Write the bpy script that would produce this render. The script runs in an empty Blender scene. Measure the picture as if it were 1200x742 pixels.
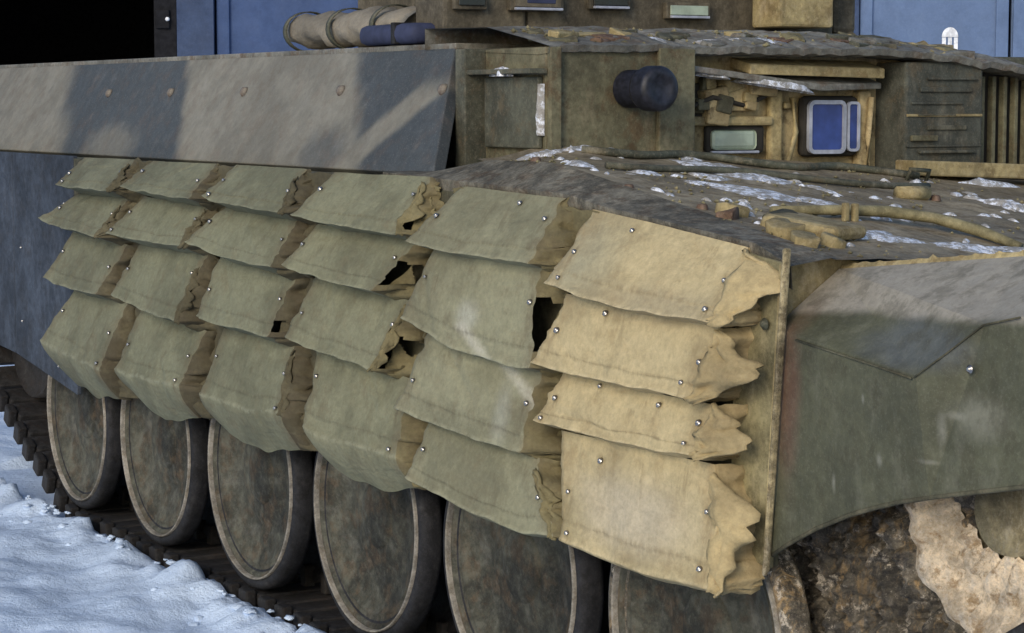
import bpy, bmesh, math, random
from mathutils import Vector, Matrix, noise
random.seed(7)
SC = bpy.context.scene
COL = SC.collection
rad = math.radians

# ------------------------------------------------------------------ camera
cam_d = bpy.data.cameras.new('camera')
cam_d.lens = 80.12; cam_d.sensor_width = 36; cam_d.sensor_fit = 'HORIZONTAL'
cam_d.clip_start = 0.05; cam_d.clip_end = 3000
cam = bpy.data.objects.new('camera', cam_d); COL.objects.link(cam)
cam.location = (8.517, -2.890, 1.581)
cam.rotation_euler = (rad(90 - 5.33), 0, rad(150.3 - 90))
SC.camera = cam

# ------------------------------------------------------------------ sky, sun, exposure
SUN_AZ = Vector((0.60, -0.80)).normalized()      # ground direction towards the sun
SUN_EL = 24
w = bpy.data.worlds.new('World'); SC.world = w; w.use_nodes = True
nt = w.node_tree; bg = nt.nodes['Background']
sk = nt.nodes.new('ShaderNodeTexSky'); sk.sky_type = 'NISHITA'; sk.sun_disc = False
sk.sun_elevation = rad(SUN_EL); sk.sun_rotation = math.atan2(SUN_AZ.x, SUN_AZ.y)
sk.air_density = 1.0; sk.dust_density = 1.2; sk.ozone_density = 2.2
nt.links.new(sk.outputs[0], bg.inputs[0]); bg.inputs[1].default_value = 0.148
sd = bpy.data.lights.new('sun', 'SUN'); sd.energy = 1.25; sd.angle = rad(20); sd.color = (1.0, 0.90, 0.76)
so = bpy.data.objects.new('sun', sd); COL.objects.link(so)
dirv = Vector((SUN_AZ.x * math.cos(rad(SUN_EL)), SUN_AZ.y * math.cos(rad(SUN_EL)), math.sin(rad(SUN_EL))))
so.rotation_euler = dirv.to_track_quat('Z', 'Y').to_euler(); so.location = (6, -6, 9)
vs = SC.view_settings
vs.view_transform = 'Standard'; vs.look = 'None'; vs.exposure = 0.15; vs.gamma = 1.0; vs.use_curve_mapping = False

def lerp(a, b, t): return a + (b - a) * t

# ------------------------------------------------------------------ material helpers
class NT:
    def __init__(s, name):
        s.m = bpy.data.materials.new(name); s.m.use_nodes = True
        s.t = s.m.node_tree; s.b = s.t.nodes['Principled BSDF']
        s.tc = s.t.nodes.new('ShaderNodeTexCoord'); s.co = s.tc.outputs['Object']
    def n(s, ty, **kw):
        o = s.t.nodes.new(ty)
        for k, v in kw.items(): setattr(o, k, v)
        return o
    def l(s, a, b): s.t.links.new(a, b)
    def put(s, sock, v):
        if hasattr(v, 'is_output'): s.l(v, sock)
        else: sock.default_value = v
    def math(s, op, a, b=0.0, c=0.0):
        o = s.n('ShaderNodeMath', operation=op)
        s.put(o.inputs[0], a); s.put(o.inputs[1], b); s.put(o.inputs[2], c)
        return o.outputs[0]
    def noise(s, scale, detail=6, rough=.6, vec=None, stretch=None, dist=0.0, off=(0, 0, 0)):
        v = vec or s.co
        if stretch or off != (0, 0, 0):
            mp = s.n('ShaderNodeMapping'); s.l(v, mp.inputs[0])
            if stretch: mp.inputs['Scale'].default_value = stretch
            mp.inputs['Location'].default_value = off
            v = mp.outputs[0]
        o = s.n('ShaderNodeTexNoise'); s.l(v, o.inputs['Vector'])
        o.inputs['Scale'].default_value = scale; o.inputs['Detail'].default_value = detail
        o.inputs['Roughness'].default_value = rough; o.inputs['Distortion'].default_value = dist
        return o.outputs[0]
    def ramp(s, v, a, b, lo=0.0, hi=1.0):
        o = s.n('ShaderNodeMapRange', interpolation_type='SMOOTHSTEP'); s.l(v, o.inputs[0])
        o.inputs[1].default_value = a; o.inputs[2].default_value = b
        o.inputs[3].default_value = lo; o.inputs[4].default_value = hi
        return o.outputs[0]
    def mix(s, f, a, b):
        o = s.n('ShaderNodeMix', data_type='RGBA')
        s.put(o.inputs[0], f)
        for i, v in ((6, a), (7, b)):
            if hasattr(v, 'is_output'): s.l(v, o.inputs[i])
            else: o.inputs[i].default_value = (*v, 1)
        return o.outputs[2]
    def mul(s, c, f):
        o = s.n('ShaderNodeVectorMath', operation='SCALE'); s.l(c, o.inputs[0]); s.put(o.inputs['Scale'], f); return o.outputs[0]
    def xyz(s):
        o = s.n('ShaderNodeSeparateXYZ'); s.l(s.co, o.inputs[0]); return o.outputs
    def blob(s, c, r, soft=.5, wob=.25, ns=9):
        """mask of an uneven ellipsoid patch round c with radii r"""
        mp = s.n('ShaderNodeMapping'); mp.vector_type = 'POINT'
        s.l(s.co, mp.inputs[0])
        mp.inputs['Location'].default_value = tuple(-a / b for a, b in zip(c, r))
        mp.inputs['Scale'].default_value = tuple(1 / b for b in r)
        ln = s.n('ShaderNodeVectorMath', operation='LENGTH'); s.l(mp.outputs[0], ln.inputs[0])
        d = s.math('ADD', ln.outputs['Value'], s.math('MULTIPLY', s.math('SUBTRACT', s.noise(ns, 4), .5), wob * 3))
        return s.ramp(d, 1 - soft, 1 + soft * .3, 1, 0)
    def bump(s, h, strength=.3, dist=.01, prev=None):
        o = s.n('ShaderNodeBump'); o.inputs['Strength'].default_value = strength; o.inputs['Distance'].default_value = dist
        s.l(h, o.inputs['Height'])
        if prev: s.l(prev, o.inputs['Normal'])
        return o.outputs[0]
    def done(s, col, rough=.8, nrm=None, metal=0.0, spec=.3):
        s.put(s.b.inputs['Base Color'], col if hasattr(col, 'is_output') else (*col, 1))
        s.put(s.b.inputs['Roughness'], rough); s.put(s.b.inputs['Metallic'], metal)
        s.b.inputs['Specular IOR Level'].default_value = spec
        if nrm: s.l(nrm, s.b.inputs['Normal'])
        return s.m

def painted(name, base, dirt=(.13, .10, .06), dust=(.34, .30, .22), damt=.5, duamt=.5, rough=.75, scale=1.0, extra=None, bump=.25, spec=.25, metal=0.0, mott=.2):
    """old military paint: mottled base, brown dirt patches, pale dusty scuffs, fine scratches"""
    s = NT(name)
    n1 = s.noise(5 * scale, 8, .65); n2 = s.noise(13 * scale, 8, .7, off=(3, 1, 7)); n3 = s.noise(70 * scale, 4, .7)
    st = s.noise(9 * scale, 7, .7, stretch=(1.6, 1.6, .7), off=(1, 5, 2))
    c = s.mix(s.ramp(n1, .40, .60), tuple(x * (1 - 1.4 * mott) for x in base), tuple(min(1, x * (1 + mott)) for x in base))
    if extra: c = extra(s, c)
    c = s.mix(s.math('MULTIPLY', s.ramp(n2, .50, .63), damt), c, dirt)
    c = s.mix(s.math('MULTIPLY', s.ramp(st, .52, .68), duamt * .8), c, dust)
    c = s.mix(s.math('MULTIPLY', s.ramp(n3, .53, .64), .45 * duamt), c, dust)
    c = s.mix(s.math('MULTIPLY', s.ramp(n3, .46, .36), .45 * damt), c, dirt)
    n5 = s.noise(27 * scale, 9, .78, off=(8, 3, 5)); n6 = s.noise(190 * scale, 2, .6)
    big = s.noise(1.7 * scale, 3, .5, off=(4, 4, 4))
    c = s.mul(c, s.ramp(n5, .38, .62, 1 + mott, 1 - mott)); c = s.mul(c, s.ramp(big, .36, .64, 1 + mott * .8, 1 - mott * .8))
    c = s.mix(s.math('MULTIPLY', s.ramp(n6, .58, .66), .15), c, dust)
    sc = s.noise(6 * scale, 3, .5, stretch=(1, 9, 14), dist=2.5)
    c = s.mix(s.math('MULTIPLY', s.ramp(sc, .70, .73), .25 * duamt), c, dust)
    n3 = s.math('ADD', n3, s.math('MULTIPLY', n5, 1.5))
    nr = s.bump(n3, bump, .004); nr = s.bump(n1, bump * .6, .012, nr)
    return s.done(c, s.ramp(n2, .3, .7, rough - .12, min(1, rough + .12)), nr, spec=spec, metal=metal)

def cloth(name, base, tone=(.20, .15, .085), spots=()):
    """coarse rubberised canvas with rust bleeding, dust and stains"""
    s = NT(name)
    n1 = s.noise(3.2, 7, .6); n2 = s.noise(11, 8, .68, off=(2, 9, 4)); n3 = s.noise(150, 3, .7); n4 = s.noise(34, 6, .7, off=(5, 5, 1))
    st = s.noise(8, 8, .7, stretch=(1.8, 1.8, .8), off=(7, 2, 2))
    fold = s.noise(16, 5, .55, stretch=(.5, 1, 1.7), dist=1.2)
    c = s.mix(s.ramp(n1, .40, .60), tuple(x * .80 for x in base), tuple(min(1, x * 1.14) for x in base))
    c = s.mix(s.math('MULTIPLY', s.ramp(n2, .53, .68), .32), c, tone)
    c = s.mix(s.math('MULTIPLY', s.ramp(st, .55, .70), .25), c, tuple(x * .6 for x in base))
    c = s.mix(s.math('MULTIPLY', s.ramp(n4, .55, .70), .15), c, tuple(min(.8, x * 1.5 + .03) for x in base))
    for cc, rr, col, amt, soft in spots:
        c = s.mix(s.math('MULTIPLY', s.blob(cc, rr, soft, .10, 14), amt), c, col)
    c = s.mix(s.math('MULTIPLY', s.ramp(n3, .5, .75), .22), c, tuple(x * .55 for x in base))
    n5 = s.noise(24, 9, .75, off=(1, 8, 5)); n6 = s.noise(62, 7, .75, off=(6, 1, 2))
    c = s.mul(c, s.ramp(n5, .36, .64, 1.05, .94)); c = s.mul(c, s.ramp(n6, .36, .64, 1.08, .90))
    at = s.n('ShaderNodeAttribute'); at.attribute_name = 'grime'
    gr = s.math('MULTIPLY', at.outputs['Fac'], s.ramp(s.noise(20, 8, .7), .30, .62))
    c = s.mix(s.math('MULTIPLY', gr, .85), c, tone)
    aw = s.n('ShaderNodeAttribute'); aw.attribute_name = 'ridge'
    c = s.mix(s.math('MULTIPLY', s.ramp(aw.outputs['Fac'], .5, 1.0), s.math('MULTIPLY', s.ramp(n5, .62, .40), .55)), c, tuple(min(.8, x * 1.45 + .04) for x in base))
    asw = s.n('ShaderNodeAttribute'); asw.attribute_name = 'drip'
    dr = s.math('MULTIPLY', asw.outputs['Fac'], s.ramp(s.noise(30, 6, .7, stretch=(2.2, 1, .5)), .40, .60))
    c = s.mix(s.math('MULTIPLY', dr, .75), c, tuple(lerp(t * .7, x * .4, .3) for x, t in zip(base, tone)))
    nr = s.bump(n3, .35, .003); nr = s.bump(fold, .3, .02, nr); nr = s.bump(n4, .4, .006, nr); nr = s.bump(n6, .35, .004, nr)
    return s.done(c, .88, nr, spec=.2)

def plain(name, base, rough=.6, metal=0.0, spec=.4, var=.25, ns=20):
    s = NT(name); n = s.noise(ns, 6)
    c = s.mix(s.ramp(n, .3, .7), tuple(x * (1 - var) for x in base), tuple(min(1, x * (1 + var)) for x in base))
    return s.done(c, rough, s.bump(n, .15, .004), metal, spec)

# ---- the materials
OLIVE = (.105, .112, .072)
M = {}
M['hull'] = painted('hull_paint', (.075, .078, .055))
M['case'] = painted('casemate_paint', (.135, .125, .075), dirt=(.10, .065, .035), dust=(.26, .22, .14), damt=.7)
M['casedark'] = painted('casemate_dark_paint', (.085, .086, .062), duamt=.3)
M['tanrecess'] = painted('dusty_tan_paint', (.40, .31, .16), dirt=(.13, .09, .045), dust=(.42, .34, .2), damt=.75)
M['camo_r'] = painted('green_black_paint', (.075, .078, .062), duamt=.25)
M['deck'] = painted('deck_paint', (.24, .195, .125), dirt=(.13, .09, .045), dust=(.42, .36, .27), damt=.6, duamt=.6)
M['deckedge'] = painted('dark_deck_edge_paint', (.115, .105, .08), dirt=(.08, .055, .035), dust=(.30, .26, .19), damt=.7, duamt=.5, scale=1.5, mott=.3)
M['roof'] = painted('roof_paint', (.17, .165, .14), dirt=(.12, .08, .05), dust=(.36, .34, .31), damt=.6)
M['cupola'] = painted('cupola_paint', (.105, .088, .06), dirt=(.05, .042, .03), dust=(.2, .17, .12))
M['tan'] = painted('tan_paint', (.36, .285, .14), dirt=(.16, .11, .05), dust=(.5, .42, .28), damt=.6)
M['backing'] = painted('backing_plate_paint', (.085, .08, .05), dirt=(.04, .036, .022), dust=(.2, .17, .11), damt=.6, duamt=.35)
M['olivetan'] = painted('olive_tan_paint', (.22, .19, .10), dirt=(.10, .09, .05), dust=(.4, .34, .2), damt=.6)
M['postpaint'] = painted('worn_tan_edge_paint', (.29, .235, .13), dirt=(.12, .09, .05), dust=(.5, .43, .3), damt=.8, duamt=.6, scale=2, mott=.35)
M['rear'] = painted('blue_grey_paint', (.045, .055, .072), dirt=(.035, .035, .036), dust=(.09, .10, .12), damt=.4, duamt=.3)

def camo_extra(s, c):
    x, y, z = s.xyz()
    wob = s.math('MULTIPLY', s.math('SUBTRACT', s.noise(2.6, 4), .5), .35)
    q = s.math('ADD', s.math('ADD', x, s.math('MULTIPLY', s.math('SUBTRACT', z, 1.388), 1.3)), wob)     # bands lean with height
    dark = (.062, .071, .076)
    a = s.math('MULTIPLY', s.ramp(q, -.38, -.12), s.ramp(q, .98, 1.10, 1, 0))
    b = s.ramp(q, 2.40, 2.55)
    m = s.math('MAXIMUM', a, b)
    # pale diagonal brush stroke over the dark front patch
    d = s.math('ABSOLUTE', s.math('ADD', s.math('SUBTRACT', s.math('MULTIPLY', s.math('SUBTRACT', x, 2.50), .72), s.math('SUBTRACT', z, 1.51)), s.math('MULTIPLY', wob, .25)))
    band = s.math('MULTIPLY', s.ramp(d, .04, .09, 1, 0), s.ramp(z, 1.60, 1.68, 1, 0))
    m = s.math('MULTIPLY', m, s.math('SUBTRACT', 1.0, band))
    low = s.blob((2.15, .06, 1.43), (.18, .3, .09), .6)
    m = s.math('MAXIMUM', m, s.math('MULTIPLY', low, .6))
    low2 = s.blob((.25, .06, 1.42), (.3, .3, .10), .6)
    m = s.math('MULTIPLY', m, s.math('SUBTRACT', 1.0, s.math('MULTIPLY', low2, .7)))
    return s.mix(m, c, dark)
M['camo'] = painted('camouflage_paint', (.20, .188, .152), dirt=(.17, .11, .08), dust=(.36, .34, .32), damt=.15, duamt=.10, extra=camo_extra, mott=.09, bump=.12)

def fender_extra(s, c):
    x, y, z = s.xyz()
    wob = s.math('MULTIPLY', s.math('SUBTRACT', s.noise(3.2, 5), .5), .05)
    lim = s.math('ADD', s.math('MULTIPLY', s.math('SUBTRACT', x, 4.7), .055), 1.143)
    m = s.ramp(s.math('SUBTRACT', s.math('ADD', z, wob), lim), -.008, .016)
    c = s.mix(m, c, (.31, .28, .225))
    r = s.blob((4.71, -.05, .98), (.055, .3, .22), .7)
    c = s.mix(s.math('MULTIPLY', r, .75), c, (.14, .075, .05))
    bl = s.blob((5.1, -.05, 1.12), (.2, .3, .055), .6)
    c = s.mix(s.math('MULTIPLY', bl, .55), c, (.10, .11, .12))
    for cc, rr in (((5.20, -.05, .965), (.012, .3, .035)), ((5.235, -.05, .995), (.03, .3, .010)), ((5.03, -.05, .885), (.011, .3, .016)), ((4.87, -.05, .815), (.007, .3, .022)), ((5.17, -.05, .90), (.03, .3, .006)), ((4.98, -.05, 1.0), (.006, .3, .012))):
        c = s.mix(s.math('MULTIPLY', s.blob(cc, rr, .9, .25, 40), .28), c, (.40, .39, .33))
    p = s.blob((5.30, -.05, 1.0), (.10, .3, .05), .8)
    return s.mix(s.math('MULTIPLY', p, .45), c, (.27, .26, .2))
M['fender'] = painted('fender_paint', (.082, .082, .048), dirt=(.055, .05, .03), dust=(.24, .23, .17), damt=.4, duamt=.22, mott=.12, extra=fender_extra, spec=.35, rough=.6)
M['wheel'] = painted('muddy_wheel_paint', (.05, .049, .036), dirt=(.075, .052, .032), dust=(.115, .108, .09), damt=.6, duamt=.5, scale=.8, mott=.35)
M['rim'] = painted('worn_steel_rim', (.24, .22, .185), dust=(.42, .39, .34), scale=2)
M['rubber'] = painted('dirty_rubber', (.022, .022, .024), dirt=(.014, .013, .012), dust=(.08, .075, .07), damt=.5, duamt=.3, scale=1.6)
M['track'] = painted('rusty_track_steel', (.03, .028, .027), dirt=(.05, .034, .025), dust=(.10, .10, .10), damt=.5, duamt=.4)
M['bolt'] = plain('bare_bolt_steel', (.34, .32, .30), .25, .9, .6, .3)
M['bossr'] = painted('rusty_boss', (.15, .09, .06), dust=(.3, .22, .17), scale=3)
M['boss'] = painted('painted_boss', (.17, .145, .12), dirt=(.13, .08, .06), scale=3)
M['gun'] = plain('black_blue_rubber', (.016, .017, .025), .5, 0, .4, .5, 60)
M['blueglass'] = plain('blue_vision_glass', (.03, .052, .20), .06, 0, .7, .35, 9)
M['paleframe'] = plain('pale_grey_blue_frame', (.36, .38, .44), .45)
M['greenglass'] = plain('pale_green_glass', (.34, .40, .31), .12, 0, .6, .2, 14)
M['blackglass'] = plain('black_glass', (.010, .013, .016), .08, 0, .6)
M['darkslot'] = plain('dark_slot', (.03, .026, .02), .85)
M['canvas'] = cloth('grey_tan_canvas', (.25, .22, .17))
M['navy'] = plain('navy_cloth', (.035, .042, .085), .8)
M['mudcream'] = painted('cream_mud', (.74, .60, .42), dirt=(.32, .20, .09), dust=(.75, .70, .62), damt=.8, scale=2.2, bump=.9)
def mud_extra(s, c):
    k = s.ramp(s.noise(11, 9, .8, dist=1.2, stretch=(2.2, 1, .35)), .50, .60)
    c = s.mix(k, c, (.30, .20, .09))
    return s.mix(s.ramp(s.noise(22, 9, .8, off=(4, 2, 2)), .54, .60), c, (.55, .48, .38))
M['mud'] = painted('dark_mud', (.10, .085, .06), dirt=(.02, .018, .016), dust=(.36, .31, .24), damt=.8, duamt=.5, scale=2.0, extra=mud_extra, bump=1.0, rough=.5, spec=.6, mott=.4)
M['ochre'] = painted('ochre_mud', (.27, .17, .055), dirt=(.07, .05, .03), dust=(.42, .33, .18), scale=2)
M['idler'] = painted('idler_mud_paint', (.26, .215, .12), dirt=(.12, .09, .05), dust=(.45, .4, .3), scale=1.5, bump=.6)
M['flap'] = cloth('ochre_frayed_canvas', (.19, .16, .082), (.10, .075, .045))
M['flapshade'] = cloth('shaded_frayed_canvas', (.115, .10, .06), (.07, .052, .034))  # darker copy of the frayed canvas; shade of the rear gaps painted in
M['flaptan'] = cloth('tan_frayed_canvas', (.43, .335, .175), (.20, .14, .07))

TINT = [(.178, .178, .118), (.188, .188, .122), (.198, .197, .127), (.212, .207, .130), (.262, .25, .158), (.475, .385, .215)]  # canvas colour per column; flash falloff toward the rear is painted in
SP4 = [((3.49, -.16, 1.05), (.07, .3, .045), (.50, .49, .41), .55, .9)] + [  # pale worn crease on the fold, its sheen painted into the canvas
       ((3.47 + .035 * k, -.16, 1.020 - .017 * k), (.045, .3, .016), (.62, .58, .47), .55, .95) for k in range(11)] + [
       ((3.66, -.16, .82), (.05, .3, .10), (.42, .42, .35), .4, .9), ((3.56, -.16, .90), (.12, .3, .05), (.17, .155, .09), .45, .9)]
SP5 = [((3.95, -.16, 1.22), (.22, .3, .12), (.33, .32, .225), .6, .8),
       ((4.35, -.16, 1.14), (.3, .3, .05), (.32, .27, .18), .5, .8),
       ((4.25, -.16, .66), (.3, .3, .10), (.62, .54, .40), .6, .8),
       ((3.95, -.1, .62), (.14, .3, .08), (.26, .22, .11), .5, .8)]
for i, tcol in enumerate(TINT):
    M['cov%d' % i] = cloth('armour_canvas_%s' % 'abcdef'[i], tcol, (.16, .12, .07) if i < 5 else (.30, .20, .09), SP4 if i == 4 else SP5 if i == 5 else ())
M['gateblue'] = painted('blue_gate_paint', (.055, .09, .19), dirt=(.04, .055, .10), dust=(.09, .13, .23), damt=.2, duamt=.2, scale=.4, mott=.05, bump=.08)
M['gatepale'] = painted('pale_blue_gate_paint', (.135, .195, .32), dirt=(.09, .13, .21), dust=(.2, .27, .39), damt=.2, duamt=.2, scale=.4, mott=.05, bump=.08)
M['unlit'] = plain('unlit_interior', (.018, .018, .02), .95, 0, .05)  # near-black colour holds the darkness of the unlit garage interior
M['wallblue'] = painted('grey_blue_render', (.05, .075, .14), dirt=(.03, .04, .07), dust=(.08, .11, .18), damt=.3, scale=.4, mott=.08)
M['white'] = plain('white_paint', (.8, .8, .8), .6)

def snow_mat(name, tint=(.69, .82, 1.0)):
    s = NT(name)
    n1 = s.noise(6, 8, .6); n2 = s.noise(60, 5, .7); n3 = s.noise(2.2, 5, .55, off=(3, 3, 3))
    c = s.mix(s.ramp(n3, .35, .7), tuple(x * .86 for x in tint), tint)
    c = s.mix(s.math('MULTIPLY', s.ramp(n2, .62, .78), .25), c, (.45, .46, .5))
    n4 = s.noise(170, 3, .7)
    nr = s.bump(n4, .5, .004); nr = s.bump(n2, .6, .01, nr); nr = s.bump(n1, .6, .04, nr)
    m = s.done(c, .75, nr, spec=.25)
    s.b.inputs['Subsurface Weight'].default_value = .0
    return m
M['snow'] = snow_mat('packed_snow')
def dirty_snow():
    s = NT('dirty_deck_snow'); n = s.noise(38, 9, .75); n2 = s.noise(120, 4, .7)
    c = s.mix(s.ramp(n, .46, .58), (.34, .32, .29), (.80, .83, .90)); c = s.mul(c, s.ramp(n2, .35, .65, .85, 1.1))
    return s.done(c, .7, s.bump(n2, .5, .005), spec=.3)
M['snowdeck'] = dirty_snow()

# ------------------------------------------------------------------ mesh helpers
def mesh(name, verts, faces, mat, parent=None, smooth=False, loc=(0, 0, 0)):
    me = bpy.data.meshes.new(name); me.from_pydata([tuple(v) for v in verts], [], faces); me.update()
    return link(name, me, mat, parent, smooth, loc)
def link(name, me, mat, parent=None, smooth=False, loc=(0, 0, 0)):
    if mat is not None and not me.materials: me.materials.append(M[mat] if isinstance(mat, str) else mat)
    if smooth:
        for p in me.polygons: p.use_smooth = True
    o = bpy.data.objects.new(name, me); COL.objects.link(o); o.parent = parent; o.location = loc
    return o
def from_bm(name, bm, mat, parent=None, smooth=False, loc=(0, 0, 0)):
    bmesh.ops.recalc_face_normals(bm, faces=bm.faces)
    me = bpy.data.meshes.new(name); bm.to_mesh(me); bm.free()
    return link(name, me, mat, parent, smooth, loc)
def box(bm, x0, x1, y0, y1, z0, z1, bev=0.0):
    vs = [bm.verts.new((x, y, z)) for x in (x0, x1) for y in (y0, y1) for z in (z0, z1)]
    fs = [bm.faces.new([vs[i] for i in f]) for f in ((0, 1, 3, 2), (4, 6, 7, 5), (0, 4, 5, 1), (2, 3, 7, 6), (0, 2, 6, 4), (1, 5, 7, 3))]
    if bev:
        es = list({e for f in fs for e in f.edges})
        bmesh.ops.bevel(bm, geom=es, offset=bev, segments=2, affect='EDGES', profile=.5)
def boxo(name, x0, x1, y0, y1, z0, z1, mat, parent=None, bev=.006, loc=(0, 0, 0)):
    bm = bmesh.new(); box(bm, x0, x1, y0, y1, z0, z1, bev); return from_bm(name, bm, mat, parent, False, loc)
def slab(name, pts, vec, mat, parent=None, bev=.004):
    """polygon given by its corners, thickened by a vector"""
    bm = bmesh.new(); v = Vector(vec)
    a = [bm.verts.new(p) for p in pts]; b = [bm.verts.new(Vector(p) + v) for p in pts]
    n = len(pts); bm.faces.new(a); bm.faces.new(b[::-1])
    for i in range(n): bm.faces.new((a[i], b[i], b[(i + 1) % n], a[(i + 1) % n]))
    if bev: bmesh.ops.bevel(bm, geom=list(bm.edges), offset=bev, segments=2, affect='EDGES', profile=.5)
    return from_bm(name, bm, mat, parent)
def lathe(prof, seg=48, axis='Y', close=False):
    """profile of (radius, along-axis) turned round an axis"""
    vs, fs = [], []
    n = len(prof)
    for i in range(seg):
        a = 2 * math.pi * i / seg
        for r, h in prof:
            c, s_ = r * math.cos(a), r * math.sin(a)
            vs.append((c, h, s_) if axis == 'Y' else (h, c, s_) if axis == 'X' else (c, s_, h))
    m = n if close else n - 1
    for i in range(seg):
        j = (i + 1) % seg
        for k in range(m):
            k2 = (k + 1) % n
            fs.append((i * n + k, i * n + k2, j * n + k2, j * n + k))
    return vs, fs
def lathe_me(name, prof, seg=48, axis='Y', close=False):
    bm = bmesh.new(); v, f = lathe(prof, seg, axis, close)
    bv = [bm.verts.new(x) for x in v]
    for q in f: bm.faces.new([bv[i] for i in q])
    bmesh.ops.remove_doubles(bm, verts=bm.verts, dist=1e-5)
    bmesh.ops.recalc_face_normals(bm, faces=bm.faces)
    me = bpy.data.meshes.new(name); bm.to_mesh(me); bm.free()
    return me
def nz(p, s=1.0, o=0.0):
    return noise.noise(Vector((p[0] * s + o, p[1] * s + o * .7, p[2] * s - o * .3)))
def tube(name, pts, r, mat, parent=None, seg=8, flat=1.0):
    vs, fs = [], []
    P = [Vector(p) for p in pts]
    for i, p in enumerate(P):
        t = (P[min(i + 1, len(P) - 1)] - P[max(i - 1, 0)]).normalized()
        u = t.cross(Vector((0, 0, 1)));
        if u.length < 1e-3: u = Vector((1, 0, 0))
        u.normalize(); v = u.cross(t)
        rr = r[i] if isinstance(r, (list, tuple)) else r
        for k in range(seg):
            a = 2 * math.pi * k / seg
            vs.append(p + u * math.cos(a) * rr + v * math.sin(a) * rr * flat)
    for i in range(len(P) - 1):
        for k in range(seg):
            k2 = (k + 1) % seg
            fs.append((i * seg + k, i * seg + k2, (i + 1) * seg + k2, (i + 1) * seg + k))
    fs.append(tuple(range(seg))[::-1]); fs.append(tuple((len(P) - 1) * seg + k for k in range(seg)))
    return mesh(name, vs, fs, mat, parent, True)
def lerp(a, b, t): return a + (b - a) * t
def interp(x, tab):
    if x <= tab[0][0]: return tab[0][1]
    for (a, va), (b, vb) in zip(tab, tab[1:]):
        if x <= b: return lerp(va, vb, (x - a) / (b - a))
    return tab[-1][1]
def tag(o, label=None, cat=None, kind=None, group=None):
    if label: o['label'] = label
    if cat: o['category'] = cat
    if kind: o['kind'] = kind
    if group: o['group'] = group
    return o

# ------------------------------------------------------------------ ground: one snow sheet to the horizon
GZ = -.055
def ground_h(x, y):
    d = math.hypot(x - 1.5, y + .5)
    h = GZ
    if d < 40:
        f = max(0, 1 - d / 40)
        h += f * (.035 * nz((x, y, 0), 1.3, 3) + .022 * nz((x, y, 0), 3.6, 9) + .014 * nz((x, y, 0), 10, 5))
        h += f * (.022 * max(0, nz((x, y, 2), 6.5, 1)) ** .7 + .008 * abs(nz((x, y, 2), 19, 4)))
    if -1.6 < x < 6 and y > -.45:
        b = math.exp(-((y + .09) / .11) ** 2)
        if y < -.03: h += b * (.035 + .05 * nz((x, y, 0), 6, 2) + .03 * nz((x, y, 0), 17, 2))
        if -.03 <= y < 3.2: h = GZ - .03
    return h
def axis_pts(lo, hi, step, far):
    a = []
    x = lo
    while x <= hi: a.append(x); x += step
    s = step; x = hi
    while x < far: s *= 1.35; x += s; a.append(x)
    s = step; x = lo; b = []
    while x > -far: s *= 1.35; x -= s; b.append(x)
    return b[::-1] + a
gx = axis_pts(-4.5, 3.2, .03, 900); gy = axis_pts(-1.6, 1.2, .025, 900)
gv = [(x, y, ground_h(x, y)) for y in gy for x in gx]
nx_ = len(gx)
gf = [(j * nx_ + i, j * nx_ + i + 1, (j + 1) * nx_ + i + 1, (j + 1) * nx_ + i) for j in range(len(gy) - 1) for i in range(nx_ - 1)]
tag(mesh('ground', gv, gf, 'snow', None, True), kind='structure')

# ------------------------------------------------------------------ garage behind
gar = bpy.data.objects.new('garage', None); COL.objects.link(gar)
gar.location = (8.517 + 20 * math.cos(rad(150.3)), -2.89 + 20 * math.sin(rad(150.3)), GZ); gar.rotation_euler = (0, 0, rad(60.3))
tag(gar, 'long garage with blue metal gates and one bay standing open and dark', 'garage')
GH = 4.6
# bays: (x0, x1) openings in the front wall
bays = [(-7.6, -2.92), (-2.60, 1.60), (3.02, 7.3), (7.9, 12.2)]
bm = bmesh.new()
xs = [-13.0] + [v for b in bays for v in b] + [15.5]
for a, b in zip(xs[0::2], xs[1::2]): box(bm, a, b, 0, .35, 0, GH)
for a, b in bays: box(bm, a, b, .004, .346, 3.9, GH - .004)
from_bm('front_wall', bm, 'wallblue', gar)
bm = bmesh.new()
box(bm, -13, -12.7, .352, 13, 0, GH); box(bm, 15.2, 15.5, .352, 13, 0, GH); box(bm, -13, 15.5, 13.004, 13.3, 0, GH)
box(bm, -2.86, -2.66, .352, 13, 0, GH)
from_bm('inner_wall', bm, 'unlit', gar)
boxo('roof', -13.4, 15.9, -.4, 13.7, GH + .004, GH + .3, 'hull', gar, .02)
boxo('floor', -12.68, 15.18, .36, 12.99, .01, .05, 'unlit', gar, 0)
def gate_leaf(x0, x1, mat):
    g = boxo('gate_leaf', x0 + .012, x1 - .012, .10, .15, .06, 3.86, mat, gar, .004)
    for a, b, c, d in ((x0 + .02, x0 + .13, .08, 3.84), (x1 - .13, x1 - .02, .08, 3.84)):
        boxo('gate_frame', a, b, .06, .098, c, d, mat, g, .008)
    for c in (.08, 1.25, 2.62, 3.72): boxo('gate_rail', x0 + .134, x1 - .134, .066, .098, c, c + .11, mat, g, .008)
    return g
gate_leaf(-2.60, -.5, 'gateblue'); gate_leaf(-.5, 1.60, 'gateblue')
lf = gate_leaf(3.02, 4.36, 'gatepale'); gate_leaf(4.36, 5.8, 'gatepale'); gate_leaf(5.8, 7.3, 'gatepale')
gate_leaf(7.9, 10.0, 'gatepale'); gate_leaf(10.0, 12.2, 'gatepale')
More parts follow.
